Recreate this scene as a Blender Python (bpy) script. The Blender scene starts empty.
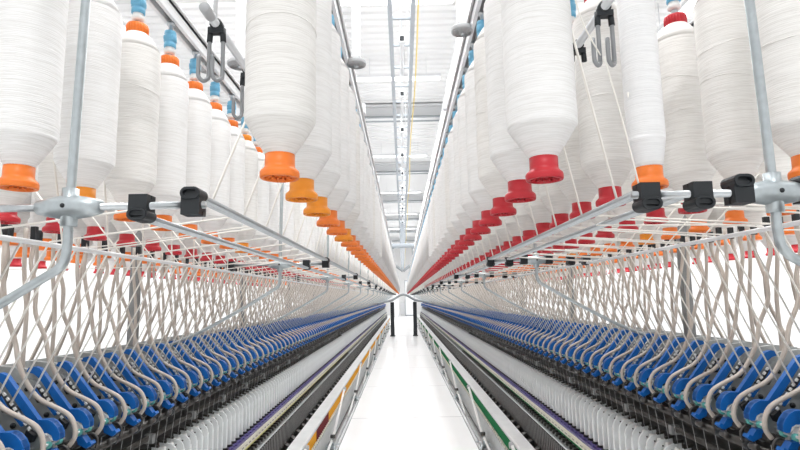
import bpy, math, random
from mathutils import Vector, Matrix
random.seed(7)
C = bpy.context.scene.collection
PI = math.pi
EYE = 1.5                       # camera height; the cross-section below is given as s (from the aisle's middle) and z (from the floor)

# ------------------------------------------------------------------ materials
MATS = {}
def mat(name, col, rough=.5, metal=0., noise=None, spec=.5, bump=None, trans=0., emit=0.):
    m = bpy.data.materials.new(name); m.use_nodes = True
    nt = m.node_tree; b = nt.nodes['Principled BSDF']
    b.inputs['Base Color'].default_value = (*col, 1)
    b.inputs['Roughness'].default_value = rough
    b.inputs['Metallic'].default_value = metal
    b.inputs['Specular IOR Level'].default_value = spec
    if emit:
        b.inputs['Emission Color'].default_value = (1, 1, 1, 1); b.inputs['Emission Strength'].default_value = emit
    tc = nt.nodes.new('ShaderNodeTexCoord')
    if noise:
        sc, amt = noise
        n = nt.nodes.new('ShaderNodeTexNoise'); n.inputs['Scale'].default_value = sc
        nt.links.new(tc.outputs['Object'], n.inputs['Vector'])
        r = nt.nodes.new('ShaderNodeMapRange')
        r.inputs['To Min'].default_value = 1-amt; r.inputs['To Max'].default_value = 1+amt*.6
        nt.links.new(n.outputs['Fac'], r.inputs['Value'])
        v = nt.nodes.new('ShaderNodeVectorMath'); v.operation = 'SCALE'
        v.inputs[0].default_value = col
        nt.links.new(r.outputs['Result'], v.inputs['Scale'])
        nt.links.new(v.outputs['Vector'], b.inputs['Base Color'])
    MATS[name] = m
    return m

def roving_mat(name, col, dark):
    """wound sliver: fine, slightly slanted turns"""
    m = bpy.data.materials.new(name); m.use_nodes = True
    nt = m.node_tree; b = nt.nodes['Principled BSDF']; L = nt.links.new
    b.inputs['Roughness'].default_value = .85; b.inputs['Specular IOR Level'].default_value = .15
    tc = nt.nodes.new('ShaderNodeTexCoord')
    oi = nt.nodes.new('ShaderNodeObjectInfo')
    mp = nt.nodes.new('ShaderNodeMapping'); mp.inputs['Scale'].default_value = (16, 16, 300); mp.inputs['Rotation'].default_value = (.07, .05, 0)
    L(tc.outputs['Object'], mp.inputs['Vector'])
    ad = nt.nodes.new('ShaderNodeVectorMath'); ad.operation = 'ADD'
    L(mp.outputs['Vector'], ad.inputs[0])
    L(oi.outputs['Location'], ad.inputs[1])
    n = nt.nodes.new('ShaderNodeTexNoise'); n.inputs['Scale'].default_value = 1.; n.inputs['Detail'].default_value = 4
    L(ad.outputs['Vector'], n.inputs['Vector'])
    w = nt.nodes.new('ShaderNodeTexWave'); w.bands_direction = 'Z'; w.inputs['Scale'].default_value = 85
    w.inputs['Distortion'].default_value = 5; w.inputs['Detail'].default_value = 2; w.inputs['Detail Scale'].default_value = .6
    L(tc.outputs['Object'], w.inputs['Vector'])
    mx = nt.nodes.new('ShaderNodeMix'); mx.data_type = 'FLOAT'; mx.inputs[0].default_value = .10
    L(n.outputs['Fac'], mx.inputs[2]); L(w.outputs['Fac'], mx.inputs[3])
    cr = nt.nodes.new('ShaderNodeValToRGB')
    cr.color_ramp.elements[0].position = .3; cr.color_ramp.elements[0].color = (*dark, 1)
    cr.color_ramp.elements[1].position = .6; cr.color_ramp.elements[1].color = (*col, 1)
    L(mx.outputs[0], cr.inputs['Fac']); L(cr.outputs['Color'], b.inputs['Base Color'])
    bp = nt.nodes.new('ShaderNodeBump'); bp.inputs['Strength'].default_value = .45; bp.inputs['Distance'].default_value = .003
    L(mx.outputs[0], bp.inputs['Height']); L(bp.outputs['Normal'], b.inputs['Normal'])
    MATS[name] = m; return m

roving_mat('roving', (.935, .93, .92), (.83, .82, .80))
roving_mat('roving_cream', (.91, .895, .865), (.79, .77, .735))
roving_mat('roving_bright', (.96, .96, .96), (.88, .88, .88))
mat('orange', (1.0, .235, .03), .42, noise=(60, .12))
mat('amber', (1.0, .33, .02), .42, noise=(60, .12))
mat('red', (.60, .022, .035), .42, noise=(60, .12))
mat('blue', (.004, .125, .46), .38, noise=(30, .12))
mat('sky_blue', (.16, .46, .68), .4)
mat('tube_white', (.90, .90, .88), .5)
mat('steel', (.55, .58, .60), .28, .85, noise=(90, .15))
mat('galv', (.50, .55, .57), .38, .7, noise=(70, .2))
mat('alu', (.74, .76, .78), .35, .55)
mat('alu_white', (.84, .85, .86), .4, .1)
mat('black', (.014, .018, .022), .5, noise=(60, .3))
mat('dark', (.03, .028, .026), .45, noise=(40, .4))
mat('dark_metal', (.09, .085, .08), .4, .5, noise=(50, .5))
mat('grey', (.30, .31, .31), .45, .2, noise=(25, .25))
mat('plate', (.50, .52, .52), .42, .35, noise=(30, .3))
mat('hose', (.60, .535, .475), .45, noise=(20, .15))
mat('strand', (.93, .90, .84), .8)
mat('thin_yarn', (.55, .55, .55), .8)
mat('teal', (.10, .40, .36), .5, noise=(90, .2))
mat('separator', (.94, .975, .98), .3, noise=(20, .12))
mat('purple', (.075, .055, .22), .4)
mat('cream', (.78, .75, .64), .5, noise=(30, .1))
mat('beam_white', (.82, .83, .83), .35, noise=(14, .12))
mat('yellow', (.85, .38, .015), .8, spec=.15)
mat('maroon', (.16, .01, .015), .8, spec=.15)
mat('green', (.0, .17, .05), .8, spec=.15)
mat('wheel', (.46, .47, .48), .5)
mat('hook_grey', (.30, .31, .32), .4, .4)
mat('roof', (.92, .92, .92), .5)
mat('wall', (.93, .93, .93), .6)
mat('beam_grey', (.36, .39, .41), .5)
mat('pale_yellow', (.55, .52, .16), .5)
mat('tray', (.42, .46, .50), .45, .2)
mat('cable_yellow', (.85, .68, .25), .5)
mat('lamp', (1, 1, 1), .5, emit=4.0)

# floor: pale tiles with thin seams
m = mat('floor_tiles', (.95, .95, .95), .28)
nt = m.node_tree; L = nt.links.new; b = nt.nodes['Principled BSDF']
tc = nt.nodes.new('ShaderNodeTexCoord')
mp = nt.nodes.new('ShaderNodeMapping'); mp.inputs['Location'].default_value = (20, .25, 0)
L(tc.outputs['Object'], mp.inputs['Vector'])
br = nt.nodes.new('ShaderNodeTexBrick')
br.inputs['Scale'].default_value = 1; br.inputs['Brick Width'].default_value = 40; br.inputs['Row Height'].default_value = 2.45
br.inputs['Mortar Size'].default_value = .010; br.offset = 0
br.inputs['Color1'].default_value = br.inputs['Color2'].default_value = (.96, .96, .96, 1)
br.inputs['Mortar'].default_value = (.45, .46, .46, 1)
L(mp.outputs['Vector'], br.inputs['Vector']); L(br.outputs['Color'], b.inputs['Base Color'])

# ------------------------------------------------------------------ mesh builder
class MB:
    def __init__(s): s.v = []; s.f = []; s.m = []; s.mats = []; s.sm = []
    def mi(s, m):
        if m not in s.mats: s.mats.append(m)
        return s.mats.index(m)
    def add(s, vs, fs, m, smooth=False):
        o = len(s.v); k = s.mi(m)
        s.v += [tuple(v) for v in vs]
        s.f += [tuple(i+o for i in f) for f in fs]
        s.m += [k]*len(fs); s.sm += [smooth]*len(fs)
        return s
    def box(s, a, b, m):
        x0, x1 = sorted((a[0], b[0])); y0, y1 = sorted((a[1], b[1])); z0, z1 = sorted((a[2], b[2]))
        vs = [(x, y, z) for z in (z0, z1) for y in (y0, y1) for x in (x0, x1)]
        return s.add(vs, [(0,2,3,1),(4,5,7,6),(0,1,5,4),(2,6,7,3),(0,4,6,2),(1,3,7,5)], m)
    def lathe(s, prof, m, n=24, c=(0,0,0), axis='z', cap=True, smooth=True):
        vs = []; fs = []
        for r, h in prof:
            for i in range(n):
                a = 2*PI*i/n; p, q = r*math.cos(a), r*math.sin(a)
                vs.append({'z': (c[0]+p, c[1]+q, c[2]+h), 'x': (c[0]+h, c[1]+p, c[2]+q), 'y': (c[0]+q, c[1]+h, c[2]+p)}[axis])
        k = len(prof)
        for j in range(k-1):
            for i in range(n):
                i2 = (i+1) % n
                fs.append((j*n+i, j*n+i2, (j+1)*n+i2, (j+1)*n+i))
        if cap:
            fs.append(tuple(range(n-1, -1, -1))); fs.append(tuple((k-1)*n+i for i in range(n)))
        return s.add(vs, fs, m, smooth)
    def prism(s, poly, y0, y1, m, sg=1):
        """poly in (s,z), run along y; sg mirrors to the left machine"""
        n = len(poly)
        vs = [(sg*p[0], y0, p[1]) for p in poly]+[(sg*p[0], y1, p[1]) for p in poly]
        fs = [tuple(range(n)), tuple(range(2*n-1, n-1, -1))]
        fs += [(i, i+n, (i+1) % n+n, (i+1) % n) for i in range(n)]
        area = sum(poly[i][0]*poly[(i+1) % n][1]-poly[(i+1) % n][0]*poly[i][1] for i in range(n))
        if area*sg < 0: fs = [f[::-1] for f in fs]
        return s.add(vs, fs, m)
    def tube(s, pts, r, m, n=8, cap=True, smooth=True):
        P = [Vector(p) for p in pts]
        vs = []; fs = []
        up = None
        for i, p in enumerate(P):
            t = (P[min(i+1, len(P)-1)]-P[max(i-1, 0)]).normalized()
            if up is None:
                up = Vector((0, 0, 1)) if abs(t.z) < .9 else Vector((0, 1, 0))
            a = (up-t*up.dot(t)).normalized(); b = t.cross(a); up = a
            rr = r[i] if isinstance(r, (list, tuple)) else r
            for k in range(n):
                th = 2*PI*k/n
                vs.append(p+a*math.cos(th)*rr+b*math.sin(th)*rr)
        for j in range(len(P)-1):
            for k in range(n):
                k2 = (k+1) % n
                fs.append((j*n+k, j*n+k2, (j+1)*n+k2, (j+1)*n+k))
        if cap:
            fs.append(tuple(range(n-1, -1, -1))); fs.append(tuple((len(P)-1)*n+k for k in range(n)))
        return s.add(vs, fs, m, smooth)
    def merge(s, o, loc=(0,0,0)):
        off = len(s.v)
        lx, ly, lz = loc
        s.v += [(v[0]+lx, v[1]+ly, v[2]+lz) for v in o.v]
        s.f += [tuple(i+off for i in f) for f in o.f]
        mm = [s.mi(m) for m in o.mats]
        s.m += [mm[k] for k in o.m]; s.sm += o.sm
        return s
    def mesh(s, name):
        me = bpy.data.meshes.new(name)
        me.from_pydata(s.v, [], s.f)
        for m in s.mats: me.materials.append(MATS[m])
        me.polygons.foreach_set('material_index', s.m)
        me.polygons.foreach_set('use_smooth', s.sm)
        me.update()
        return me
    def build(s, name, parent=None, bevel=0):
        o = bpy.data.objects.new(name, s.mesh(name)); C.objects.link(o)
        if parent: o.parent = parent
        if bevel:
            b = o.modifiers.new('bevel', 'BEVEL'); b.width = bevel; b.segments = 2; b.limit_method = 'ANGLE'
        return o

def smooth(pts, k=5):
    P = [Vector(p) for p in pts]; out = []
    for i in range(len(P)-1):
        a, b, c, d = P[max(i-1, 0)], P[i], P[i+1], P[min(i+2, len(P)-1)]
        for j in range(k):
            t = j/k
            out.append(.5*((2*b)+(-a+c)*t+(2*a-5*b+4*c-d)*t*t+(-a+3*b-3*c+d)*t**3))
    out.append(P[-1]); return out

def tag(o, label=None, cat=None, group=None, kind=None):
    if label: o['label'] = label
    if cat: o['category'] = cat
    if group: o['group'] = group
    if kind: o['kind'] = kind
    return o
def empty(name, loc=(0,0,0)):
    o = bpy.data.objects.new(name, None); C.objects.link(o); o.location = loc; o.empty_display_size = .05
    return o
def copy_tree(o, kids, loc):
    """kids: [(part, [sub-parts])]"""
    r = o.copy(); C.objects.link(r); r.location = loc
    for p, subs in kids:
        c = p.copy(); C.objects.link(c); c.parent = r
        for q in subs:
            d = q.copy(); C.objects.link(d); d.parent = c
    return r
ORD = ['', 'first', 'second', 'third', 'fourth', 'fifth', 'sixth', 'seventh', 'eighth', 'ninth', 'tenth', 'eleventh', 'twelfth',
       'thirteenth', 'fourteenth', 'fifteenth', 'sixteenth', 'seventeenth', 'eighteenth', 'nineteenth', 'twentieth']
SIDE = {-1: 'left', 1: 'right'}
YEND = 30.

# ------------------------------------------------------------------ the setting
def plane(name, co, m, kind='structure'):
    mb = MB(); mb.add(co, [(0,1,2,3)], m); o = mb.build(name); tag(o, kind=kind); return o
HX = 8.0; Y0 = -6.0; Y1 = 52.0; ZC = 6.6
MB().box((-HX, Y0, -.1), (HX, Y1, 0), 'floor_tiles').build('floor')['kind'] = 'structure'
# corrugated roof sheet, ribs across the aisle
mb = MB(); prof = []; y = Y0
while y < Y1:
    prof += [(y, ZC), (y+.14, ZC), (y+.165, ZC-.035), (y+.215, ZC-.035)]; y += .245
vs = [(-HX, p[0], p[1]) for p in prof]+[(HX, p[0], p[1]) for p in prof]; n = len(prof)
mb.add(vs, [(i, i+n, i+1+n, i+1) for i in range(n-1)], 'roof')
mb.box((-HX, Y0, ZC+.05), (HX, Y1, ZC+.1), 'roof')
mb.build('ceiling')['kind'] = 'structure'
for sg in (-1, 1):
    MB().box((sg*HX, Y0, 0), (sg*(HX+.15), Y1, ZC), 'wall').build('wall_'+SIDE[sg])['kind'] = 'structure'
MB().box((-HX, Y1, 0), (HX, Y1+.15, ZC), 'wall').build('wall_back')['kind'] = 'structure'
# roof girders across the hall
for i, y in enumerate((1.4, 7.6, 13.8, 20.0, 26.2, 32.4, 38.6, 44.8)):
    mb = MB()
    mb.box((-HX, y-.16, ZC-.10), (HX, y+.16, ZC-.045), 'alu_white'); mb.box((-HX, y-.02, ZC-.38), (HX, y+.02, ZC-.10), 'alu_white')
    mb.box((-HX, y-.15, ZC-.40), (HX, y+.15, ZC-.38), 'alu_white')
    for d in (-.16, .16): mb.tube([(-HX, y+d, ZC-.40), (HX, y+d, ZC-.40)], .032, 'beam_grey', 8)
    o = mb.build('trim_%d' % (i+1)); o['kind'] = 'structure'

# ------------------------------------------------------------------ cable tray, conduit and lamps over the aisle
t = empty('cable_tray', (0, 0, 4.0))
tag(t, 'grey ladder cable tray hung along the middle of the aisle under the white roof', 'cable tray')
for x in (-.090, .110):
    MB().box((x-.020, -2, -.03), (x+.020, 50, .03), 'tray').build('side_rail', t)
rg = MB().box((-.072, -.015, -.02), (.092, .015, 0), 'tray')
r0 = rg.build('rung', t)
for k in range(90):
    c = r0 if k == 0 else r0.copy()
    if k: C.objects.link(c); c.parent = t
    c.location = (0, .4+k*.52, 0)
hg = MB().tube([(.10, 0, .0), (.10, 0, ZC-4.05)], .006, 'alu', 6).build('hanger_rod', t); hg.location.y = 2.5
for k in range(1, 12):
    c = hg.copy(); C.objects.link(c); c.parent = t; c.location.y = 2.5+k*4
mb = MB().tube(smooth([(.155+.012*math.sin(q*1.7), -1+q*1.5, 3.98) for q in range(34)], 3), .009, 'cable_yellow', 6)
tag(mb.build('electric_cable'), 'thin yellow cable running beside the right rail of the overhead cable tray', 'cable')
for k in range(16):
    y = 4.8+k*1.38
    t = empty('sensor_box', (.012, y, 3.93))
    lab = 'small dark-faced box with pipe under the overhead cable tray, ' + (ORD[k+1]+' from the front' if k < 12 else 'far down the hall')
    tag(t, lab, 'box', 'boxes hung in the overhead cable tray')
    MB().box((-.03, -.03, -.06), (.03, .03, .04), 'alu').build('housing', t)
    MB().box((-.022, -.034, -.05), (.022, -.031, .0), 'black').build('front_face', t)
    MB().tube([(0, .03, -.02), (0, .80, -.02)], .02, 'alu', 8).build('pipe', t)
    MB().tube([(0, 0, .03), (0, 0, ZC-3.95)], .005, 'alu', 6).build('hanger_rod', t)

for sg in (-1, 1):                                        # long lamp strips added above the machines to light the hall
    for j, x in enumerate((1.12, 4.6)):
        mb = MB(); mb.box((sg*x-.12, 0, ZC-.62), (sg*x+.12, 48, ZC-.56), 'alu_white')
        t = empty('added_strip_lamp'); mb.build('housing', t)
        rods = MB()
        for q in range(12): rods.tube([(sg*x, 1+q*4, ZC-.57), (sg*x, 1+q*4, ZC)], .006, 'alu', 6)
        rods.build('hanger_rods', t)
        MB().box((sg*x-.10, 0, ZC-.645), (sg*x+.10, 48, ZC-.62), 'lamp').build('diffuser', t)
        tag(t, 'added long white strip lamp under the roof over the %s machine, %s the aisle' % (SIDE[sg], ('next to', 'farther from')[j]), 'ceiling light', 'added strip lamps')
for k, y in enumerate((-2., 1.4, 4.7, 7.9, 10.9, 17.2, 23.4, 29.6, 36)):          # lamps across the aisle; out-of-view ones added to even the floor light
    t = empty('cross_lamp', (-.04, y, 6.1))
    tag(t, 'bright white lamp in a partly added row across the aisle, %s from the front' % ORD[k+1], 'ceiling light', 'lamps across the aisle')
    MB().box((-.9, -.09, .0), (.9, .09, .06), 'alu_white').build('housing', t)
    MB().box((-.88, -.075, -.02), (.88, .075, .0), 'lamp').build('diffuser', t)
    for q in (-.6, .6): MB().tube([(q, 0, .05), (q, 0, ZC-6.1)], .005, 'alu', 6).build('hanger_rod', t)

# ------------------------------------------------------------------ roving bobbins
HB = EYE+.213                                              # underside of the bottom flange
def b_flange(col, n=32):
    mb = MB()
    mb.lathe([(.028,.006),(.0285,.0),(.0335,.0),(.0345,.002),(.0348,.005),(.0348,.010)], col, n, cap=False)
    mb.lathe([(.0348,.010),(.0335,.0135),(.0300,.0165),(.0272,.0195),(.0264,.023)], col, n, cap=False)
    mb.lathe([(.0264,.023),(.0262,.045),(.020,.045)], col, n, cap=False)
    mb.lathe([(.0285, .007), (.0285, .009)], col, n)         # recessed floor of the flange
    for i in range(12):                                     # teeth on the underside
        a = 2*PI*i/12
        x, y = .0275*math.cos(a), .0275*math.sin(a)
        mb.tube([(x*.55, y*.55, .0055), (x, y, .0035)], .0020, col, 5)
    return mb
def b_package(mt, R=.063, n=40, ht=.528):
    pr = [(.0262,.043),(.0275,.046)]
    for i in range(9):
        q = i/8; pr.append((.0285+(R-.0285)*(q**.93), .048+.056*q))
    out = MB().lathe(pr, mt, n, cap=True); pr = [(R, .104)]
    for i in range(1, 12):
        q = i/12; pr.append((R*(1+.006*math.sin(i*2.1)), .104+(ht-.055-.104)*q))
    pr += [(R, ht-.062), (R*.985, ht-.053)]
    out.lathe(pr, mt, n, cap=False)
    out.lathe([(R*.985, ht-.053), (R*.80, ht-.030), (R*.60, ht-.010), (.029, ht)], mt, n, cap=True)
    if mt == 'roving_cream':                                # a raised turn of sliver lying askew
        for z0, tl in ((.36, .012), (.27, -.010)):
            out.tube([(R*1.002*math.cos(a*PI/16), R*1.002*math.sin(a*PI/16), z0+tl*math.cos(a*PI/16)) for a in range(33)], .0009, mt, 5)
    return out
def b_collar(col, n=28, ht=.528):
    mb = MB().lathe([(.0245, ht-.002),(.0285, ht),(.0288, ht+.024),(.0275, ht+.028),(.016, ht+.028),(.014, ht+.010)], col, n, cap=False)
    mb.lathe([(.0145, ht+.009), (.0145, ht+.0105)], 'dark', n)
    for i in range(24):
        a = 2*PI*i/24; x, y = .0288*math.cos(a), .0288*math.sin(a)
        mb.tube([(x, y, ht+.003), (x, y, ht+.023)], .0009, col, 4)
    return mb
def b_low(col, mt, n=14, R=.063):
    mb = MB()
    mb.lathe([(.0335,0),(.0348,.004),(.0348,.010),(.0300,.0165)], col, n)
    mb.lathe([(.0300,.0165),(.0265,.022),(.0262,.045)], col, n, cap=False)
    mb.lathe([(.028,.045),(R,.104)], mt, n, cap=False)
    mb.lathe([(R,.104),(R,.30),(R,.473),(R*.75,.503),(.029,.528)], mt, n)
    mb.lathe([(.0285,.528),(.0288,.556)], col, n)
    return mb
mesh_cache = {}
def cached(key, fn, name):
    if key not in mesh_cache: mesh_cache[key] = fn().mesh(name)
    return mesh_cache[key]

# rows: side, s, first y, colour function, number of individuals, last y, words
def cA(sg): return (lambda k: ('amber' if k in (1, 3) else 'orange') if sg < 0 else 'red')
ROWS = [
 (-1, .238, .935, lambda k: 'amber' if k in (1, 2, 5) else 'orange', 60, YEND, 'inner left row'),
 (-1, .760, 1.015, lambda k: 'amber' if k in (1, 7) else 'orange', 46, YEND, 'second left row'),
 (-1, 1.06, 1.39, lambda k: 'red', 24, 15, 'third left row'),
 (-1, 1.44, 1.50, lambda k: 'orange', 10, 9, 'fourth left row'),
 (-1, 1.74, 1.80, lambda k: 'orange', 7, 8, 'fifth left row'),
 (-1, 2.20, 2.4, lambda k: 'red', 7, 9, 'farthest left row'),
 (1, .245, .990, lambda k: 'red', 60, YEND, 'inner right row'),
 (1, .485, 1.085, lambda k: 'orange' if k == 0 else 'red', 22, 12, 'second right row'),
 (1, .755, 1.01, lambda k: 'orange' if k < 2 else 'red', 36, YEND, 'third right row'),
 (1, 1.04, 1.50, lambda k: 'amber' if k in (4, 9) else 'orange', 24, 15, 'fourth right row'),
 (1, 1.44, 1.62, lambda k: 'orange', 9, 9, 'fifth right row'),
 (1, 2.20, 2.2, lambda k: 'red', 7, 9, 'farthest right row'),
]
PITCH = .21
rest = MB()
hanger_rest = MB()
nb = 0
HGR_TOP = .556
def hanger_parts(n=20):
    a = MB().lathe([(.009,-.006),(.009,.026),(.0065,.028),(.0065,.119),(.012,.1195),(.012,.130)], 'steel', 12)
    b = MB().lathe([(.012,.020),(.017,.024),(.018,.030),(.014,.038),(.015,.043)], 'tube_white', n)
    c = MB().lathe([(.016,.042),(.0185,.044),(.0185,.057),(.0165,.0585),(.0165,.0615),(.0195,.063),(.0195,.082),(.0175,.084),(.0175,.086),(.0185,.088),(.0175,.097),(.012,.100)], 'sky_blue', n)
    for i in range(4):
        th = PI/4+i*PI/2
        c.box((.0185*math.cos(th)-.0022, .0185*math.sin(th)-.0022, .066), (.0185*math.cos(th)+.0022, .0185*math.sin(th)+.0022, .079), 'sky_blue')
    return a, b, c
ha, hb, hc = hanger_parts()
hm = [ha.mesh('stem'), hb.mesh('cup'), hc.mesh('blue_body')]
hall = MB().merge(ha).merge(hb).merge(hc).mesh('bobbin_hanger')
hlow = MB().lathe([(.009,-.004),(.009,.03),(.018,.032),(.018,.098),(.007,.1),(.007,.13)], 'sky_blue', 8)
nh = 0
for ri, (sg, s, y0, cf, nind, yend, words) in enumerate(ROWS):
    k = 0; y = y0
    cut = 8 if s < .8 else 5
    while y < yend:
        col = cf(k)
        slim = (ri == 7 and k == 0)
        mt = 'roving_bright' if slim else (('roving', 'roving_cream') [int(ri in (2, 7, 8, 9, 10) or (k*7+ri) % 5 == 0)])
        loc = (sg*s, y, HB+(.008 if ri == 1 else 0))
        capw = {'orange': 'orange', 'amber': 'yellowish-orange', 'red': 'red'}[col]
        if k < nind:
            nb += 1
            if k < 20:
                lab = 'white roving bobbin, %s end caps, %s from the front in the %s' % (capw, ORD[k+1], words)
                if slim: lab = 'slim, partly used white bobbin with orange caps, first in the second right row'
            else:
                lab = 'distant white roving bobbin with %s end caps in the %s' % (capw, words)
            grp = 'roving bobbins hanging in the '+words
            if k < cut+8 and s < 1.3:
                e = empty('roving_bobbin', loc)
                R = .0370 if slim else (.0655 if ri == 6 and k == 0 else (.063, .0615, .0645)[(k*5+ri) % 3])
                for nm, me in (('bottom_flange', cached(('f', col), lambda: b_flange(col), 'bottom_flange')),
                               ('roving_package', cached(('p', mt, R), lambda: b_package(mt, R), 'roving_package')),
                               ('top_collar', cached(('c', col), lambda: b_collar(col), 'top_collar'))):
                    p = bpy.data.objects.new(nm, me); C.objects.link(p); p.parent = e
                e.rotation_euler.z = random.random()*6
            else:
                e = bpy.data.objects.new('roving_bobbin', cached(('l', col, mt), lambda: b_low(col, mt, 24), 'roving_bobbin'))
                C.objects.link(e); e.location = loc
            tag(e, lab, 'bobbin', grp)
        else:
            rest.merge(b_low(col, mt, 10), loc)
        # the hanger the bobbin hangs on
        hl = (sg*s, y, HB+HGR_TOP)
        if (s < .8 and k < 44) or (s < 1.2 and k < 14):
            nh += 1
            lab = ('blue bobbin hanger above the %s bobbin of the %s' % (ORD[k+1], words)) if k < 20 else 'small blue hanger above a distant bobbin of the %s' % words
            if k < 12:
                h = empty('bobbin_hanger', hl)
                for nm, me in zip(('stem', 'cup', 'blue_body'), hm):
                    p = bpy.data.objects.new(nm, me); C.objects.link(p); p.parent = h
            else:
                h = bpy.data.objects.new('bobbin_hanger', hall); C.objects.link(h); h.location = hl
            tag(h, lab, 'hanger', 'bobbin hangers over the '+words)
        elif s < 1.2: hanger_rest.merge(hlow, hl)
        k += 1; y += PITCH
tag(rest.build('distant_roving_bobbins'), 'hundreds of white roving bobbins receding to the far end of both machines', 'bobbins', kind='stuff')
tag(hanger_rest.build('distant_bobbin_hangers'), 'small blue bobbin hangers receding to the far end of both machines', 'hangers', kind='stuff')
print('bobbins', nb, 'hangers', nh)

# ------------------------------------------------------------------ creels: posts, cross bars, clamps, rails
ZR = HB+HGR_TOP+.130                                        # underside of hanging rails
S_IN = {-1: (.238, .760, 1.06, 1.44, 1.74, 2.20), 1: (.245, .485, .755, 1.04, 1.44, 2.20)}
POSTY = {-1: .955, 1: .921}
SP = .62
RAILS = {-1: [(.397, EYE+.190), (.490, EYE+.152)], 1: [(.401, EYE+.178), (.490, EYE+.176)]}
Z3 = {-1: EYE+.140, 1: EYE+.150}
for sg in (-1, 1):
    t = empty('bobbin_creel', (0, 0, 0))
    tag(t, 'overhead creel frame of grey tubes and rails carrying the bobbins of the %s machine' % SIDE[sg], 'creel')
    for s in S_IN[sg]:                                      # C-shaped hanging rails with a dark slot
        w = .021
        mb = MB()
        mb.box((sg*(s-w), -.6, ZR), (sg*(s-w+.012), YEND, ZR+.045), 'alu_white')
        mb.box((sg*(s+w), -.6, ZR), (sg*(s+w-.012), YEND, ZR+.045), 'alu_white')
        mb.box((sg*(s-w), -.6, ZR+.034), (sg*(s+w), YEND, ZR+.045), 'alu_white')
        mb.box((sg*(s-w+.012), -.6, ZR+.026), (sg*(s+w-.012), YEND, ZR+.034), 'grey')
        # side lip towards the aisle
        mb.box((sg*(s-w-.009), -.6, ZR+.045), (sg*(s+w), YEND, ZR+.050), 'alu_white')
        mb.build('hanging_rail', t)
    # round tube joining the posts
    st, zt = (.390, .378)[sg > 0], EYE+.553                 # short handle tube hung from the first two top beams
    mb = MB().tube([(sg*st, (.965, .60)[sg > 0], zt), (sg*st, 2.75, zt)], .0085, 'alu', 14)
    if sg < 0: mb.lathe([(.0095, .955), (.0105, .958), (.0105, .992), (.0095, .994)], 'wheel', 14, c=(sg*st, 0, zt), axis='y')
    mb.build('handle_tube', t)
    for y in (POSTY[sg]+.06, POSTY[sg]+1.74):
        MB().tube([(sg*st, y, zt+.004), (sg*st, y, ZR+.052)], .005, 'alu_white', 8).build('handle_hanger', t)
    for s, z in RAILS[sg]:                                       # roving guide rails (three fine ridges)
        mb = MB()
        for d in (-.0085, 0, .0085):
            mb.tube([(sg*(s+d), POSTY[sg], z), (sg*(s+d), YEND, z)], .0055, 'steel', 8)
        mb.box((sg*(s-.009), POSTY[sg], z-.004), (sg*(s+.009), YEND, z+.002), 'steel')
        mb.build('guide_rail', t)
    MB().tube([(sg*.86, -.3, Z3[sg]), (sg*.86, YEND, Z3[sg])], .0062, 'alu_white', 10).build('guide_rail', t)
    # repeated: post, ball joint, cross bar, clamps
    bz = EYE+(.172 if sg < 0 else .169)
    pst = MB().tube(smooth([(sg*.60, 0, ZR+.06), (sg*.612, 0, EYE+.7), (sg*SP, 0, EYE+.2), (sg*SP, 0, EYE+.10), (sg*(SP+.010), 0, EYE+.066),
                     (sg*(SP+.045), 0, EYE+.042), (sg*.80, 0, EYE-.038), (sg*1.00, 0, EYE-.145), (sg*1.16, 0, EYE-.21)], 4), .0080, 'galv', 12).mesh('post')
    ball = MB().lathe([(.009,-.058),(.0125,-.057),(.018,-.034),(.0215,-.013),(.0215,.013),(.018,.034),(.0125,.057),(.009,.058)], 'galv', 20, axis='x')
    ball.lathe([(.014,-.034),(.014,.034)], 'galv', 16)
    ball.lathe([(.0042,-.0222),(.0042,.0222)], 'black', 10, axis='y')
    ball = ball.mesh('joint')
    def clamp(dz):
        mb = MB()
        for yy in (-.017, .0012):                           # two jaws with a slot between
            mb.box((-.0165, yy, -.019), (.0165, yy+.0158, .019), 'black')
        mb.box((-.0165, -.004, -.012), (.0165, .004, .012), 'black')
        a = MB()                                            # stadium-shaped sleeve with a hollow front
        def stad(hw, r, y, n=8):
            o = []
            for q in range(n+1): o.append((hw+r*math.cos(-PI/2+PI*q/n), y, dz+r*math.sin(-PI/2+PI*q/n)))
            for q in range(n+1): o.append((-hw+r*math.cos(PI/2+PI*q/n), y, dz+r*math.sin(PI/2+PI*q/n)))
            return o
        rings = [stad(.0065, .0115, .021), stad(.0065, .0115, -.019), stad(.0065, .0105, -.021), stad(.006, .0065, -.021), stad(.006, .006, -.012)]
        m_ = len(rings[0]); vs = [v for g in rings for v in g]
        fs = [(g*m_+q, g*m_+(q+1) % m_, (g+1)*m_+(q+1) % m_, (g+1)*m_+q) for g in range(4) for q in range(m_)]
        a.add(vs, fs+[tuple(range(m_-1, -1, -1)), tuple(4*m_+q for q in range(m_))], 'black')
        mb.merge(a); return mb
    cl_up, cl_dn = clamp(.019).mesh('clamp'), clamp(-.017).mesh('clamp')
    bl_near = (sg*.385, sg*.90)
    CL = [(.401, 0), (.490, 0), (.560, 1), (.680, 1), (.785, 0), (.86, 0)] if sg > 0 else [(.397, 1), (.490, 0), (.86, 0)]
    bar = MB().tube([(sg*.375, 0, 0), (sg*.93, 0, 0)], .0068, 'steel', 10).mesh('cross_bar')
    col = MB().box((-.018, -.018, -.34), (.018, .018, .98), 'grey').mesh('centre_column')
    beam = MB().box((sg*.2, -.02, 0), (sg*2.3, .02, .05), 'alu').mesh('top_beam')
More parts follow.
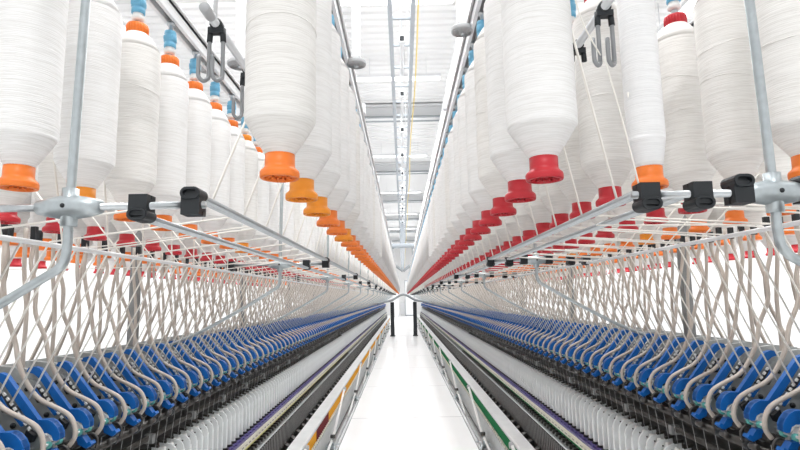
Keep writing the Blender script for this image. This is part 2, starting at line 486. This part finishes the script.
    for k in range(18):
        y = POSTY[sg]+1.68*k
        def lk(nm, me, loc):
            o = bpy.data.objects.new(nm, me); C.objects.link(o); o.parent = t; o.location = loc; return o
        lk('post', pst, (0, y, 0))
        lk('joint', ball, (sg*SP, y, bz))
        lk('cross_bar', bar, (0, y-.001, bz))
        for s, u in CL:
            lk('clamp', cl_up if u else cl_dn, (sg*s, y, bz))
        lk('top_beam', beam, (0, y+.06, ZR+.05))
        lk('centre_column', col, (sg*1.25, y-.15+1.68*0, EYE-.0))

# J-shaped hooks hanging from the top tubes
def hook_mesh():
    a = MB(); a.lathe([(.0125,-.009),(.0125,.009)], 'black', 14, axis='y')
    a.box((-.016, -.008, -.018), (.016, .008, -.006), 'black')
    for d in (-.0125, .0125):
        a.tube([(d, 0, -.008), (d*1.1, 0, -.036)], .0058, 'black', 10)
    r = []
    for d in (-1, 1):
        x = d*.0137
        r.append(MB().tube(smooth([(x, 0, -.025), (x, 0, -.06), (x, .0, -.106), (x-.002, -.003, -.115), (x-.008, -.008, -.120), (x-.014, -.012, -.115), (x-.016, -.013, -.106), (x-.016, -.013, -.068)], 4), .0042, 'hook_grey', 10))
    return a, r
for sg, y, two, w in ((-1, 1.027, 2, 'left of the aisle beside the first big orange-capped bobbin'), (1, .99, 2, 'right of the aisle, nearer pair in front'),
                      (1, 1.15, 1, 'right of the aisle, behind the nearer pair'), (-1, 1.25, 1, 'left of the aisle, behind the front pair')):
    a, r = hook_mesh()
    t = empty('thread_hook', (sg*(.390, .378)[sg > 0], y, EYE+.553))
    tag(t, 'grey J-shaped hook with black clip, '+w, 'hook')
    a.build('clip', t)
    for q in r[:two]: q.build('hook_rod', t)
# round grey wheels on white drop posts
for x, y, z, R, w in ((-.187, 1.985, EYE+.895, .037, 'over the inner left bobbin row'), (.195, 1.74, EYE+.895, .037, 'over the inner right bobbin row'),
                      (-.665, 2.07, EYE+.94, .048, 'above the left machine, nearer one'), (-1.06, 2.80, EYE+1.25, .06, 'above the left machine, farther one')):
    t = empty('round_diffuser', (x, y, z))
    tag(t, 'grey ringed disc on a white drop post '+w, 'diffuser', 'ringed discs on drop posts')
    mb = MB()
    mb.lathe([(R*.99,.0),(R,.003),(R,.013),(R*.9,.018)], 'wheel', 32)
    for q in (.80, .58, .36):
        mb.lathe([(R*q,-.0035),(R*(q+.06),-.0035),(R*(q+.08),.001),(R*(q-.02),.001)], 'wheel', 28, cap=False)
    mb.build('disc', t)
    MB().lathe([(.004,-.010),(.0085,-.006),(.0085,.002)], 'steel', 14).build('centre_nut', t)
    MB().box((-.017, -.017, .017), (.017, .017, .026), 'dark_metal').build('collar', t)
    MB().box((-.0155, -.0155, .026), (.0155, .0155, ZC-z-.05), 'alu_white').build('drop_post', t)

# ------------------------------------------------------------------ drafting arms
ST, HT = .955, EYE-.357                                # arm tip in (s, z)
ARMY = {-1: 1.523, 1: 1.473}
def P(ds, dh): return (ST+ds, HT+dh)
def arm_parts(sg):
    lever = MB()
    prof = [P(.200,.158),P(.194,.170),P(.177,.173),P(.160,.167),P(.146,.150),P(.062,.047),P(.050,.048),P(.034,.048),P(.020,.041),P(.008,.028),P(0,.012),P(.0,-.003),
            P(.006,-.007),P(.016,-.006),P(.022,.008),P(.034,.014),P(.058,.016),P(.070,.021),P(.160,.138),P(.178,.152)]
    lever.prism(prof, -.0085, .0085, 'blue', sg)
    lever.prism([P(.052,.0475),P(.034,.048),P(.020,.041),P(.008,.028),P(0,.012),P(.0,-.003),P(.006,-.007),P(.016,-.006),P(.022,.008),P(.034,.014),P(.056,.011)], -.0125, .0125, 'blue', sg)
    body = MB()
    body.prism([P(.300,.175),P(.215,.165),P(.185,.150),P(.150,.110),P(.080,.020),P(.030,-.012),P(.022,-.045),P(.045,-.070),P(.120,-.060),P(.200,-.010),P(.280,.08)], .008, .024, 'plate', sg)
    body.prism([P(.205,.140),P(.185,.135),P(.170,.118),P(.190,.100)], .0, .010, 'plate', sg)
    for ds, dh, r in ((.205,.105,.0065),(.235,.120,.004),(.175,.085,.005),(.14,.03,.008),(.185,.045,.006),(.1,-.02,.009),(.225,.07,.005)):
        body.lathe([(r,.005),(r,.0085)], 'black', 12, c=(sg*(ST+ds), 0, HT+dh), axis='y')
    body.lathe([(.010,-.004),(.012,-.002),(.012,.010)], 'tube_white', 14, c=(sg*(ST+.115), 0, HT+.045), axis='y')
    clipm = MB()
    clipm.prism([P(.172,.118),P(.150,.088),P(.132,.082),P(.122,.070),P(.160,.068),P(.178,.095)], -.010, .008, 'black', sg)
    clipm.prism([P(.166,.112),P(.150,.088),P(.140,.078),P(.160,.076),P(.172,.095)], -.0125, -.009, 'blue', sg)
    clipm.prism([P(.125,.068),P(.098,.036),P(.106,.030),P(.132,.060)], -.011, .006, 'blue', sg)
    clipm.prism([P(.092,.022),P(.070,.006),P(.078,-.012),P(.098,.002)], -.010, .007, 'black', sg)
    strip = MB()                                            # pale notched edge below the lever
    for i in range(8):
        q = i/8
        strip.prism([P(.160-.085*q,.122-.104*q),P(.154-.085*q,.115-.104*q),P(.158-.085*q,.111-.104*q),P(.164-.085*q,.118-.104*q)], -.0118, -.006, 'tube_white', sg)
    foot = MB()
    foot.prism([P(.044,-.012),P(.030,-.030),P(.018,-.030),P(.004,-.048),P(-.004,-.044),P(-.010,-.052),P(.004,-.064),P(.030,-.052),P(.050,-.034)], -.013, .013, 'blue', sg)
    foot.prism([P(.052,.002),P(.040,.004),P(.028,-.018),P(.038,-.026)], -.014, .004, 'tube_white', sg)
    foot.prism([P(.044,-.004),P(.039,-.004),P(.032,-.016),P(.036,-.020)], -.0145, -.013, 'dark_metal', sg)
    rollers = MB()
    for ds, dh, r, m_, y0_, y1_ in ((.024,-.016,.0095,'teal',-.030,-.014),(.024,-.016,.0095,'teal',.016,.032),(.085,-.03,.010,'teal',-.034,-.013),(.085,-.03,.010,'teal',.026,.040),
                                  (.045,-.050,.015,'dark_metal',-.035,.035),(.085,-.062,.013,'dark_metal',-.035,.035),(.0,-.075,.010,'dark_metal',-.035,-.006),(.01,-.082,.013,'black',.01,.034)):
        rollers.lathe([(r*.9,y0_),(r,y0_+.002),(r,y1_-.002),(r*.9,y1_)], m_, 14, c=(sg*(ST+ds), 0, HT+dh), axis='y')
    for ds, dh in ((.02,-.013),(.085,-.03)):
        rollers.lathe([(.004,-.037),(.004,.042)], 'steel', 8, c=(sg*(ST+ds), 0, HT+dh), axis='y')
    # a dark curved spring clip by the front roller
    rollers.tube(smooth([(sg*(ST+.04), .028, HT-.045), (sg*(ST+.012), .028, HT-.030), (sg*(ST-.006), .028, HT-.048), (sg*(ST), .028, HT-.072)], 3), .004, 'dark_metal', 6)
    return [('body_plate', body), ('lever', lever), ('side_clip', clipm), ('notched_strip', strip), ('front_latch', foot), ('pressure_rollers', rollers)]
def hose(sg, v, far=False):
    rnd = random.Random(v*13+5)
    j = lambda a: rnd.uniform(-a, a)
    pts = [(ST+.030,HT-.045,0),(ST+.015,HT-.020,0),(ST+.018,HT+.012,0),(ST+.036,HT+.040,0),(ST+.070,HT+.060,0),(ST+.125,HT+.087,0),(ST+.163,HT+.130,0),(ST+.192,HT+.190,j(.004)),
           (ST+.212+j(.004),HT+.25,j(.010)),(ST+.236+j(.008),HT+.33,j(.018)),(ST+.252+j(.010),HT+.41,j(.020)),(ST+.262+j(.010),HT+.49,j(.015)),(ST+.268+j(.006),HT+.545,j(.01)),(ST+.270,HT+.60,0)]
    pts = [(sg*a, c-.055, b) for a, b, c in pts]
    mb = MB().tube(smooth(pts, 2 if far else 4), .0068, 'hose', 5 if far else 10)
    x, y, z = pts[-1]
    mb.box((x-.008, y-.008, z-.035), (x+.008, y+.008, z+.01), 'black')          # holder at the hose's top
    return mb
arms_rest = MB(); hose_rest = MB()
for sg in (-1, 1):
    parts = arm_parts(sg)
    hv = [hose(sg, v) for v in range(6)]
    pm = [(nm, mb.mesh(nm)) for nm, mb in parts]
    hm_ = [h.mesh('suction_hose') for h in hv]
    back = MB().tube(smooth([(sg*(ST+.235), .045, HT+.085), (sg*(ST+.246), .040, HT+.18), (sg*(ST+.250), .046, HT+.33), (sg*(ST+.262), .038, HT+.47), (sg*(ST+.268), .042, HT+.60)], 4), .0066, 'hose', 8)
    bme = back.mesh('suction_hose')
    whole = []
    for v in range(6):
        w = MB()
        for nm, mb in parts: w.merge(mb)
        w.merge(hose(sg, v, True)); w.merge(back); whole.append(w)
    wm = [w.mesh('drafting_arm') for w in whole]
    lowarm = []
    for v in range(6):
        w = MB()
        for nm, mb in parts[:2]+parts[4:5]: w.merge(mb)
        w.merge(hose(sg, v, True)); w.merge(back); lowarm.append(w)
    k = 0; y = ARMY[sg]-.14*3
    while y < YEND:
        if k < 150:
            loc = (0, y, 0)
            if k < 20: lab = 'blue-levered drafting arm with beige hose, %s from the front on the %s machine' % (ORD[k+1], SIDE[sg])
            else: lab = 'distant blue drafting arm with beige hose in the long row of the %s machine' % SIDE[sg]
            if k < 36:
                e = empty('drafting_arm', (sg*ST, y, HT))
                for nm, me in pm+[('suction_hose', hm_[(k*5+k//3) % 6]), ('suction_hose', bme)]:
                    p = bpy.data.objects.new(nm, me); C.objects.link(p); p.parent = e; p.location = (-sg*ST, 0, -HT)
                if False: pass
            else:
                e = bpy.data.objects.new('drafting_arm', wm[(k*5+k//3) % 6]); C.objects.link(e); e.location = loc
            tag(e, lab, 'drafting arm', 'drafting arms of the %s machine' % SIDE[sg])
        else: arms_rest.merge(lowarm[k % 6], (0, y, 0))
        k += 1; y += .14
    # the same arms on the far side of the machine, mirrored about its middle (s = 1.25)
    mp_ = arm_parts(-sg); y = 1.2; v = 0
    while y < 12:
        w = MB()
        for nm, mb in mp_[:1]: w.merge(mb)
        w.merge(hose(-sg, v % 6, True)); arms_rest.merge(w, (sg*2.5, y, 0)); y += .14; v += 1
tag(arms_rest.build('distant_drafting_arms'), 'blue drafting arms with beige hoses at the far ends and far sides of both machines', 'drafting arms', kind='stuff')

# ------------------------------------------------------------------ roving strands
ns = 0; strands_rest = MB()
for sg in (-1, 1):
    z3 = Z3[sg]+.007; RAIL = RAILS[sg]
    y = .62; i = 0
    rows = [r for r in ROWS if r[0] == sg][:3] if sg < 0 else [r for r in ROWS if r[0] == sg][:4]
    while y < YEND:
        kind = i % 3
        rnd = random.Random(i*3+sg)
        ya = y+rnd.uniform(-.006, .006)
        end = (sg*(ST+.112), ARMY[sg]+round((ya-ARMY[sg])/.07)*.07+.022, HT+.098)
        far = y > 6
        if kind == 0:       # from the inner row: straight down to the first guide rail, over to the last one
            yb = rows[0][2]+round((y-rows[0][2])/PITCH)*PITCH
            s0 = rows[0][1]
            pts = [(sg*(s0+.062), yb+.015, HB+.36), (sg*RAIL[0][0], y+.01, RAIL[0][1]+.0085), (sg*(RAIL[0][0]+.02), y+.01, RAIL[0][1]+.0075), (sg*.86, ya+.02, z3), end]
        elif kind == 1:     # second visible row: along to the last rail
            r = rows[1]; yb = r[2]+round((y-r[2])/PITCH)*PITCH
            s0 = r[1]
            if s0 < .6: pts = [(sg*(s0-(.060 if yb > r[2]+.1 else .035)), yb-.012, HB+.20), (sg*RAIL[1][0], y, RAIL[1][1]+.008), (sg*(RAIL[1][0]+.02), y, RAIL[1][1]+.0075), (sg*.86, ya, z3), end]
            else: pts = [(sg*(s0+.048), yb-.040, HB+.12), (sg*.86, ya, z3), end]
        else:
            r = rows[-1]; yb = r[2]+round((y-r[2])/PITCH)*PITCH
            pts = [(sg*(r[1]-.055), yb-.02, HB+.12), (sg*.862, ya, z3), end]
        if (kind == 0 and (yb < rows[0][2] or y < POSTY[sg]+.02)) or (kind == 1 and sg > 0 and y < POSTY[sg]+.02) or (kind == 1 and yb < rows[1][2]) or (kind == 2 and yb < rows[-1][2]):
            pts = [(sg*1.02, y, Z3[sg]+.006)]+pts[-2:]          # comes along the rails from further back
        mb = MB().tube(pts, .0026 if y < 3 else .0023, 'strand', 5 if not far else 4)
        if ns < 300 and y < 11.1:
            ns += 1
            o = mb.build('roving_strand')
            if y < 1.95:
                lab = 'white roving strand slanting down to the %s machine, %s from the front' % (SIDE[sg], ORD[i+1])
            else:
                lab = 'thin white roving strand slanting to a blue drafting arm of the %s machine' % SIDE[sg]
            tag(o, lab, 'strand', 'roving strands of the %s machine' % SIDE[sg])
        else: strands_rest.merge(mb)
        i += 1; y += .07
tag(strands_rest.build('distant_roving_strands'), 'thin white roving strands crowding towards the far end of both machines', 'strands', kind='stuff')
# a few long strands that cross in front of the others
for sg, pts, lab in (
   (1, [(.225, .922, EYE+.615), (.262, .915, EYE+.60), (.295, .93, EYE+.565), (.325, .955, EYE+.50), (.362, .98, EYE+.452)], 'loose white strand from the first big red-capped bobbin up to the nearer hook pair'),
   (1, [(.368, .98, EYE+.450), (.385, .96, EYE+.32), (.400, .945, EYE+.19)], 'taut white strand from the nearer right hooks down to the first right clamp'),
   (-1, [(-1.3, 1.75, EYE+.205), (-1.0, 1.68, EYE+.175), (-.42, 1.45, EYE+.202)], 'long white strand running sideways behind the left ball joint'),
   (-1, [(-1.5, 2.0, EYE+.13), (-1.1, 2.3, EYE+.15), (-.51, 2.4, EYE+.17)], 'slack white strand sagging across the left machine behind the guide rails'),
   (1, [(.43, 1.02, EYE+.165), (.8, 1.06, EYE+.160), (1.2, 1.1, EYE+.165)], 'upper white strand running sideways under the right black clamps'),
   (1, [(.43, 1.25, EYE+.160), (.8, 1.25, EYE+.155), (1.2, 1.25, EYE+.16)], 'lower white strand running sideways below the right cross bar')):
    tag(MB().tube(smooth(pts, 6), .0016, 'strand', 6).build('roving_strand'), lab, 'strand')

# ------------------------------------------------------------------ the machines below
for sg in (-1, 1):
    t = empty('spinning_frame', (0, 0, 0))
    tag(t, 'long spinning machine %s of the aisle with %s stripe on its white beam' % (SIDE[sg], ('yellow', 'green')[sg > 0]), 'spinning machine')
    def bx(nm, s0, z0, s1, z1, m, bev=0, y0=-.6, y1=YEND):
        return MB().box((sg*s0, y0, z0), (sg*s1, y1, z1), m).build(nm, t, bev)
    bx('machine_body', 1.16, .0, 1.34, 1.17, 'dark_metal')
    bx('base_plinth', .80, 0.0, 1.16, .30, 'dark_metal')
    bx('spindle_rail', .905, .60, 1.10, .630, 'grey')
    bx('back_panel', 1.05, .30, 1.155, 1.06, 'dark')
    # drafting rollers and beam under the arms
    mb = MB(); mb.prism([(1.01,1.035),(1.035,1.05),(1.16,1.10),(1.24,1.18),(1.24,.96),(1.06,.96)], -.6, YEND, 'dark', sg)
    mb.build('roller_beam', t)
    for s, z, r, m_ in ((.982,1.055,.0125,'dark_metal'),(1.010,.985,.011,'dark_metal'),(1.035,1.078,.010,'dark_metal')):
        MB().tube([(sg*s, -.6, z), (sg*s, YEND, z)], r, m_, 12).build('bottom_roller', t)
    # joints on the front roller every .42 m
    jm = MB().box((-.016, -.012, -.020), (.016, .012, .014), 'grey').mesh('roller_bearing')
    for k in range(70):
        o = bpy.data.objects.new('roller_bearing', jm); C.objects.link(o); o.parent = t; o.location = (sg*1.006, .9+k*.42, .985)
    # balloon separators: white rounded plates across the machine, every .07 m
    # each pair of plates stands close together around a cop
    def sep(m_, y):
        mb = MB()
        mb.prism([(.955,.742),(.955,.888),(.957,.902),(.964,.915),(.978,.926),(1.028,.938),(1.028,.742)], y-.004, y+.004, m_, sg)
        mb.prism([(1.000,.930),(1.000,.938),(1.034,.946),(1.034,.936)], y-.006, y+.006, 'dark_metal', sg)
        mb.lathe([(.0035,-.0052),(.0035,-.0042)], 'dark_metal', 8, c=(sg*.988, y, .906), axis='y')
        # side wing
        mb.prism([(.968,.745),(.968,.898),(.978,.915),(.982,.915),(.972,.898),(.972,.745)], y+.004, y+.022, m_, sg)
        mb.prism([(.955,.742),(.955,.885),(.957,.885),(.957,.742)], y+.004, y+.014, m_, sg)
        return mb
    sm_ = sep('separator', 0).mesh('separator_plate'); srest = MB()
    cop = MB().lathe([(.014,.700),(.019,.735),(.020,.84),(.012,.89),(.009,.925)], 'tube_white', 12, c=(sg*.995, 0, 0)).mesh('yarn_cop')
    cl = MB().lathe([(.014,.700),(.019,.735),(.020,.84),(.012,.89),(.009,.925)], 'tube_white', 6, c=(sg*.995, 0, 0))
    crest = MB()
    k = 0; y = .9
    slow = MB().prism([(.955,.742),(.955,.895),(.975,.925),(1.028,.938),(1.028,.742)], -.004, .004, 'separator', sg)
    while y < YEND:
        if y > 1.7 and k < 100:
            o = bpy.data.objects.new('separator_plate', sm_); C.objects.link(o); o.parent = t; o.location = (0, y, 0)
            o = bpy.data.objects.new('yarn_cop', cop); C.objects.link(o); o.parent = t; o.location = (0, y+.035, 0)
            k += 1
        elif k >= 100:
            srest.merge(slow, (0, y, 0)); crest.merge(cl, (0, y+.035, 0))
        y += .07
    srest.build('separator_plates', t)['kind'] = 'stuff'
    crest.build('yarn_cops', t)['kind'] = 'stuff'
    # ring rail: purple ledge with a tab for every ring
    mb = MB(); mb.box((sg*.938, -.6, .722), (sg*.950, YEND, .736), 'purple'); mb.box((sg*.926, -.6, .716), (sg*.934, YEND, .730), 'purple')
    y = 1.0
    while y < YEND:
        mb.box((sg*.930, y, .722), (sg*1.02, y+.022, .734), 'purple')
        mb.box((sg*.944, y+.03, .728), (sg*.975, y+.048, .744), 'dark'); y += .07
    mb.build('ring_rail', t)
    mb = MB(); mb.box((sg*.922, -.6, .678), (sg*.935, YEND, .716), 'cream')
    y = 1.0
    while y < 16:
        mb.box((sg*.9205, y, .690), (sg*.9222, y+.006, .696), 'dark_metal'); mb.box((sg*.9205, y+.02, .690), (sg*.9222, y+.026, .696), 'dark_metal'); y += .07
    mb.build('number_strip', t)
    bx('edge_line', .919, .672, .930, .678, 'green' if sg > 0 else 'pale_yellow')
    bx('metal_edge', .893, .622, .905, .634, 'steel')
    # spindles: a hundred nearest as parts
    sp = MB().lathe([(.013,.630),(.013,.645),(.018,.648),(.018,.662),(.010,.668),(.008,.70)], 'grey', 12, c=(sg*.955, 0, 0))
    sp.box((sg*.910, -.012, .631), (sg*.945, .012, .652), 'dark_metal')
    spm = sp.mesh('spindle'); sr = MB(); y = 1.9; k = 0
    spl = MB().box((sg*.915, -.014, .631), (sg*.965, .014, .668), 'grey')
    while y < YEND:
        if k < 100:
            o = bpy.data.objects.new('spindle', spm); C.objects.link(o); o.parent = t; o.location = (0, y, 0)
        else: sr.merge(spl, (0, y, 0))
        y += .07; k += 1
    sr.build('spindles', t)['kind'] = 'stuff'
    # ribbed skirt under the spindle rail
    mb = MB(); mb.box((sg*.905, -.6, .47), (sg*.96, YEND, .60), 'dark')
    y = 1.6
    while y < YEND:
        mb.prism([(.890,.615),(.905,.618),(.906,.480),(.894,.470)], y, y+.026, 'dark_metal', sg); y += .045
    mb.build('ribbed_skirt', t)
    mb = MB(); y = 1.8
    mb.box((sg*.91, -.6, .30), (sg*1.06, YEND, .47), 'dark')
    while y < YEND:
        mb.prism([(.872,.44),(.91,.46),(.91,.42),(.872,.41)], y, y+.06, 'dark_metal', sg); y += .21
    mb.build('lower_panel', t)
    # white doffer beam with its coloured stripe and peg belt
    mb = MB(); mb.prism([(.757,.452),(.765,.458),(.862,.458),(.868,.450),(.868,.330),(.757,.330)], -.6, YEND, 'beam_white', sg)
    mb.build('doffer_beam', t)
    if sg > 0:
        bx('stripe', .7535, .352, .757, .436, 'green')
    else:
        bx('stripe', .7535, .352, .757, .436, 'yellow', 0, -.6, 4.62)
        bx('stripe', .7535, .352, .757, .436, 'yellow', 0, 5.35, YEND)
        s_ = bx('stripe', .7525, .345, .757, .438, 'maroon', 0, 4.62, 5.35); s_['label'] = 'dark red section of stripe'
    bx('trim_line', .7525, .437, .758, .443, 'steel')
    mb = MB(); y = 2
    mb.box((sg*.742, -.6, .322), (sg*.757, YEND, .338), 'grey')
    while y < YEND:
        mb.lathe([(.009,.336),(.009,.350),(.005,.354)], 'cream', 8, c=(sg*.746, y, 0)); y += .07 if y < 14 else .14
    mb.build('peg_belt', t)
    bx('lower_skirt', .775, .06, .80, .33, 'plate')
    # floor track and doffer linkages
    tr = empty('floor_track', (sg*.73, 0, 0))
    tag(tr, 'pair of bright metal track rails on the floor at the foot of the %s machine' % SIDE[sg], 'track')
    for s in (.712, .742):
        MB().box((sg*(s-.73)-.0065, -.6, 0), (sg*(s-.73)+.0065, YEND, .035), 'alu_white').build('track_rail', tr)
    MB().box((sg*(-.030), -.6, 0), (sg*(.03), YEND, .008), 'grey').build('track_base', tr)
    a = MB().tube([(sg*.742, 1.12, .435), (sg*.732, .02, .17)], .013, 'tube_white', 10)
    b2 = MB().tube([(sg*.736, -.1, .15), (sg*.730, -1.15, .055)], .012, 'tube_white', 10)
    b3 = MB().lathe([(.020,-.014),(.024,-.010),(.024,.010),(.020,.014)], 'wheel', 16, c=(sg*.736, 1.12, .435), axis='x')
    b3.lathe([(.018,-.022),(.018,.022)], 'dark_metal', 14, c=(sg*.734, -.02, .17), axis='x')
    b4 = MB()
    b4.prism([(.700,.060),(.725,.115),(.745,.120),(.755,.050)], -.06, -.03, 'galv', sg)
    b4.tube([(sg*.690, -.20, .075), (sg*.775, .22, .085)], .010, 'galv', 8)
    b4.tube([(sg*.695, .16, .05), (sg*.775, -.22, .12)], .010, 'galv', 8)
    b4.box((sg*.715, -.03, .035), (sg*.758, .05, .07), 'galv')
    ms = [('push_rod', a.mesh('push_rod')), ('lower_rod', b2.mesh('lower_rod')), ('pivot', b3.mesh('pivot')), ('carriage', b4.mesh('carriage'))]
    y = 2.95; k = 0
    while y < YEND:
        l = empty('doffer_linkage', (0, y, 0))
        for nm, me in ms:
            o = bpy.data.objects.new(nm, me); C.objects.link(o); o.parent = l
        tag(l, 'white scissor rod linkage on the floor track, %s from the front, %s side' % (ORD[k+1], SIDE[sg]), 'linkage', 'doffer linkages of the %s machine' % SIDE[sg])
        y += 2.58; k += 1

# thin yarns from the front rollers to the separators
yr = MB()
for sg in (-1, 1):
    y = 1.3; k = 0
    me = MB().tube([(sg*.972, 0, 1.085), (sg*.990, 0, .935)], .0008, 'thin_yarn', 4).mesh('yarn')
    while y < 8:
        o = bpy.data.objects.new('yarn', me); C.objects.link(o); o.location = (0, y+.035, 0)
        tag(o, 'fine grey yarn end between the dark rollers and white separators of the %s machine' % SIDE[sg], 'yarn', 'yarn ends of the %s machine' % SIDE[sg])
        y += .07

# ------------------------------------------------------------------ the far end of the aisle
t = empty('aisle_gate', (0, 21.8, 0))
tag(t, 'pair of black posts under a grey arched pipe across the far end of the aisle', 'gate')
for sg in (-1, 1):
    mb = MB().box((sg*.45-.075, -.05, .02), (sg*.45+.075, .05, 1.34), 'black'); mb.box((sg*.45-.10, -.1, 0), (sg*.45+.10, .1, .04), 'black'); mb.build('post', t, .01)
MB().tube(smooth([(-1.1, 0, 1.28), (-.75, 0, 1.36), (-.45, 0, 1.42), (0, 0, 1.64), (.45, 0, 1.42), (.75, 0, 1.36), (1.1, 0, 1.28)], 4), .045, 'beam_grey', 10).build('arch_pipe', t)
t = empty('travelling_cleaner', (0, 17.5, 0))
tag(t, 'grey overhead travelling cleaner with two hanging pipes joined in a V over the aisle', 'cleaner')
for sg in (-1, 1):
    MB().tube(smooth([(sg*.33, 0, 3.15), (sg*.345, 0, 3.0), (sg*.34, 0, 2.80), (sg*.29, 0, 2.60), (sg*.0, 0, 2.36)], 5), .045, 'beam_grey', 10).build('pipe', t)
MB().box((-.38, -.2, 3.12), (.38, .2, 3.24), 'tray').build('blower_box', t, .03)
MB().box((-.06, -.1, 3.24), (.06, .1, 3.97), 'tray').build('carriage', t, .01)
for i, (x, y, z, w, h, m_) in enumerate(((-.6, 44, 1.1, .5, 2.2, 'alu'), (.55, 46, 1.5, .8, 3.0, 'beam_grey'), (0.0, 47, .6, .5, 1.2, 'beam_white'))):
    t = empty('control_cabinet', (x, y, 0))
    MB().box((-w/2, -.3, 0), (w/2, .3, h), m_).build('body', t, .02)
    MB().box((-w/2+.05, -.32, .1), (w/2-.05, -.30, h-.1), 'alu_white').build('door', t)
    tag(t, ('narrow grey cabinet', 'tall grey cabinet', 'low white cabinet')[i]+' beyond the far end of the aisle', 'cabinet')

# ------------------------------------------------------------------ light
def area(name, loc, sx, sy, power, rot=(0, 0, 0)):
    l = bpy.data.lights.new(name, 'AREA'); l.shape = 'RECTANGLE'; l.size = sx; l.size_y = sy; l.energy = power
    o = bpy.data.objects.new(name, l); C.objects.link(o); o.location = loc; o.rotation_euler = rot; return o
for x in (-4.6, -1.12, 1.12, 4.6):
    area('added_strip_light', (x, 24, ZC-.66), .20, 48, 1350)  # area lights of the added lamp strips
for y in (-2., 1.4, 4.7, 7.9, 10.9, 17.2, 23.4, 29.6, 36):
    area('cross_light', (-.04, y, 6.07), 1.76, .14, 370)  # lights of the cross row, the nearest added out of view
w = bpy.data.worlds.new('World'); bpy.context.scene.world = w; w.use_nodes = True
bg = w.node_tree.nodes['Background']; bg.inputs['Color'].default_value = (1, 1, 1, 1); bg.inputs['Strength'].default_value = 3.0

# ------------------------------------------------------------------ camera
cd = bpy.data.cameras.new('camera'); cam = bpy.data.objects.new('camera', cd); C.objects.link(cam)
F = 540.
cd.sensor_width = 36; cd.lens = 36*F/800; cd.clip_start = .02; cd.clip_end = 200
pitch = math.atan(73/F); yaw = 1.5/F; roll = .018
fw = Vector((-math.sin(yaw)*math.cos(pitch), math.cos(yaw)*math.cos(pitch), math.sin(pitch)))
rt = fw.cross(Vector((0, 0, 1))).normalized(); up = rt.cross(fw)
up2 = up*math.cos(roll)+rt*math.sin(roll); rt2 = fw.cross(up2)
M = Matrix((rt2, up2, -fw)).transposed().to_4x4(); M.translation = Vector((-.024, 0, EYE))
cam.matrix_world = M
sc = bpy.context.scene; sc.camera = cam
sc.view_settings.view_transform = 'Standard'; sc.view_settings.look = 'None'
sc.view_settings.gamma = 1; sc.view_settings.use_curve_mapping = False
sc.view_settings.exposure = -1.54
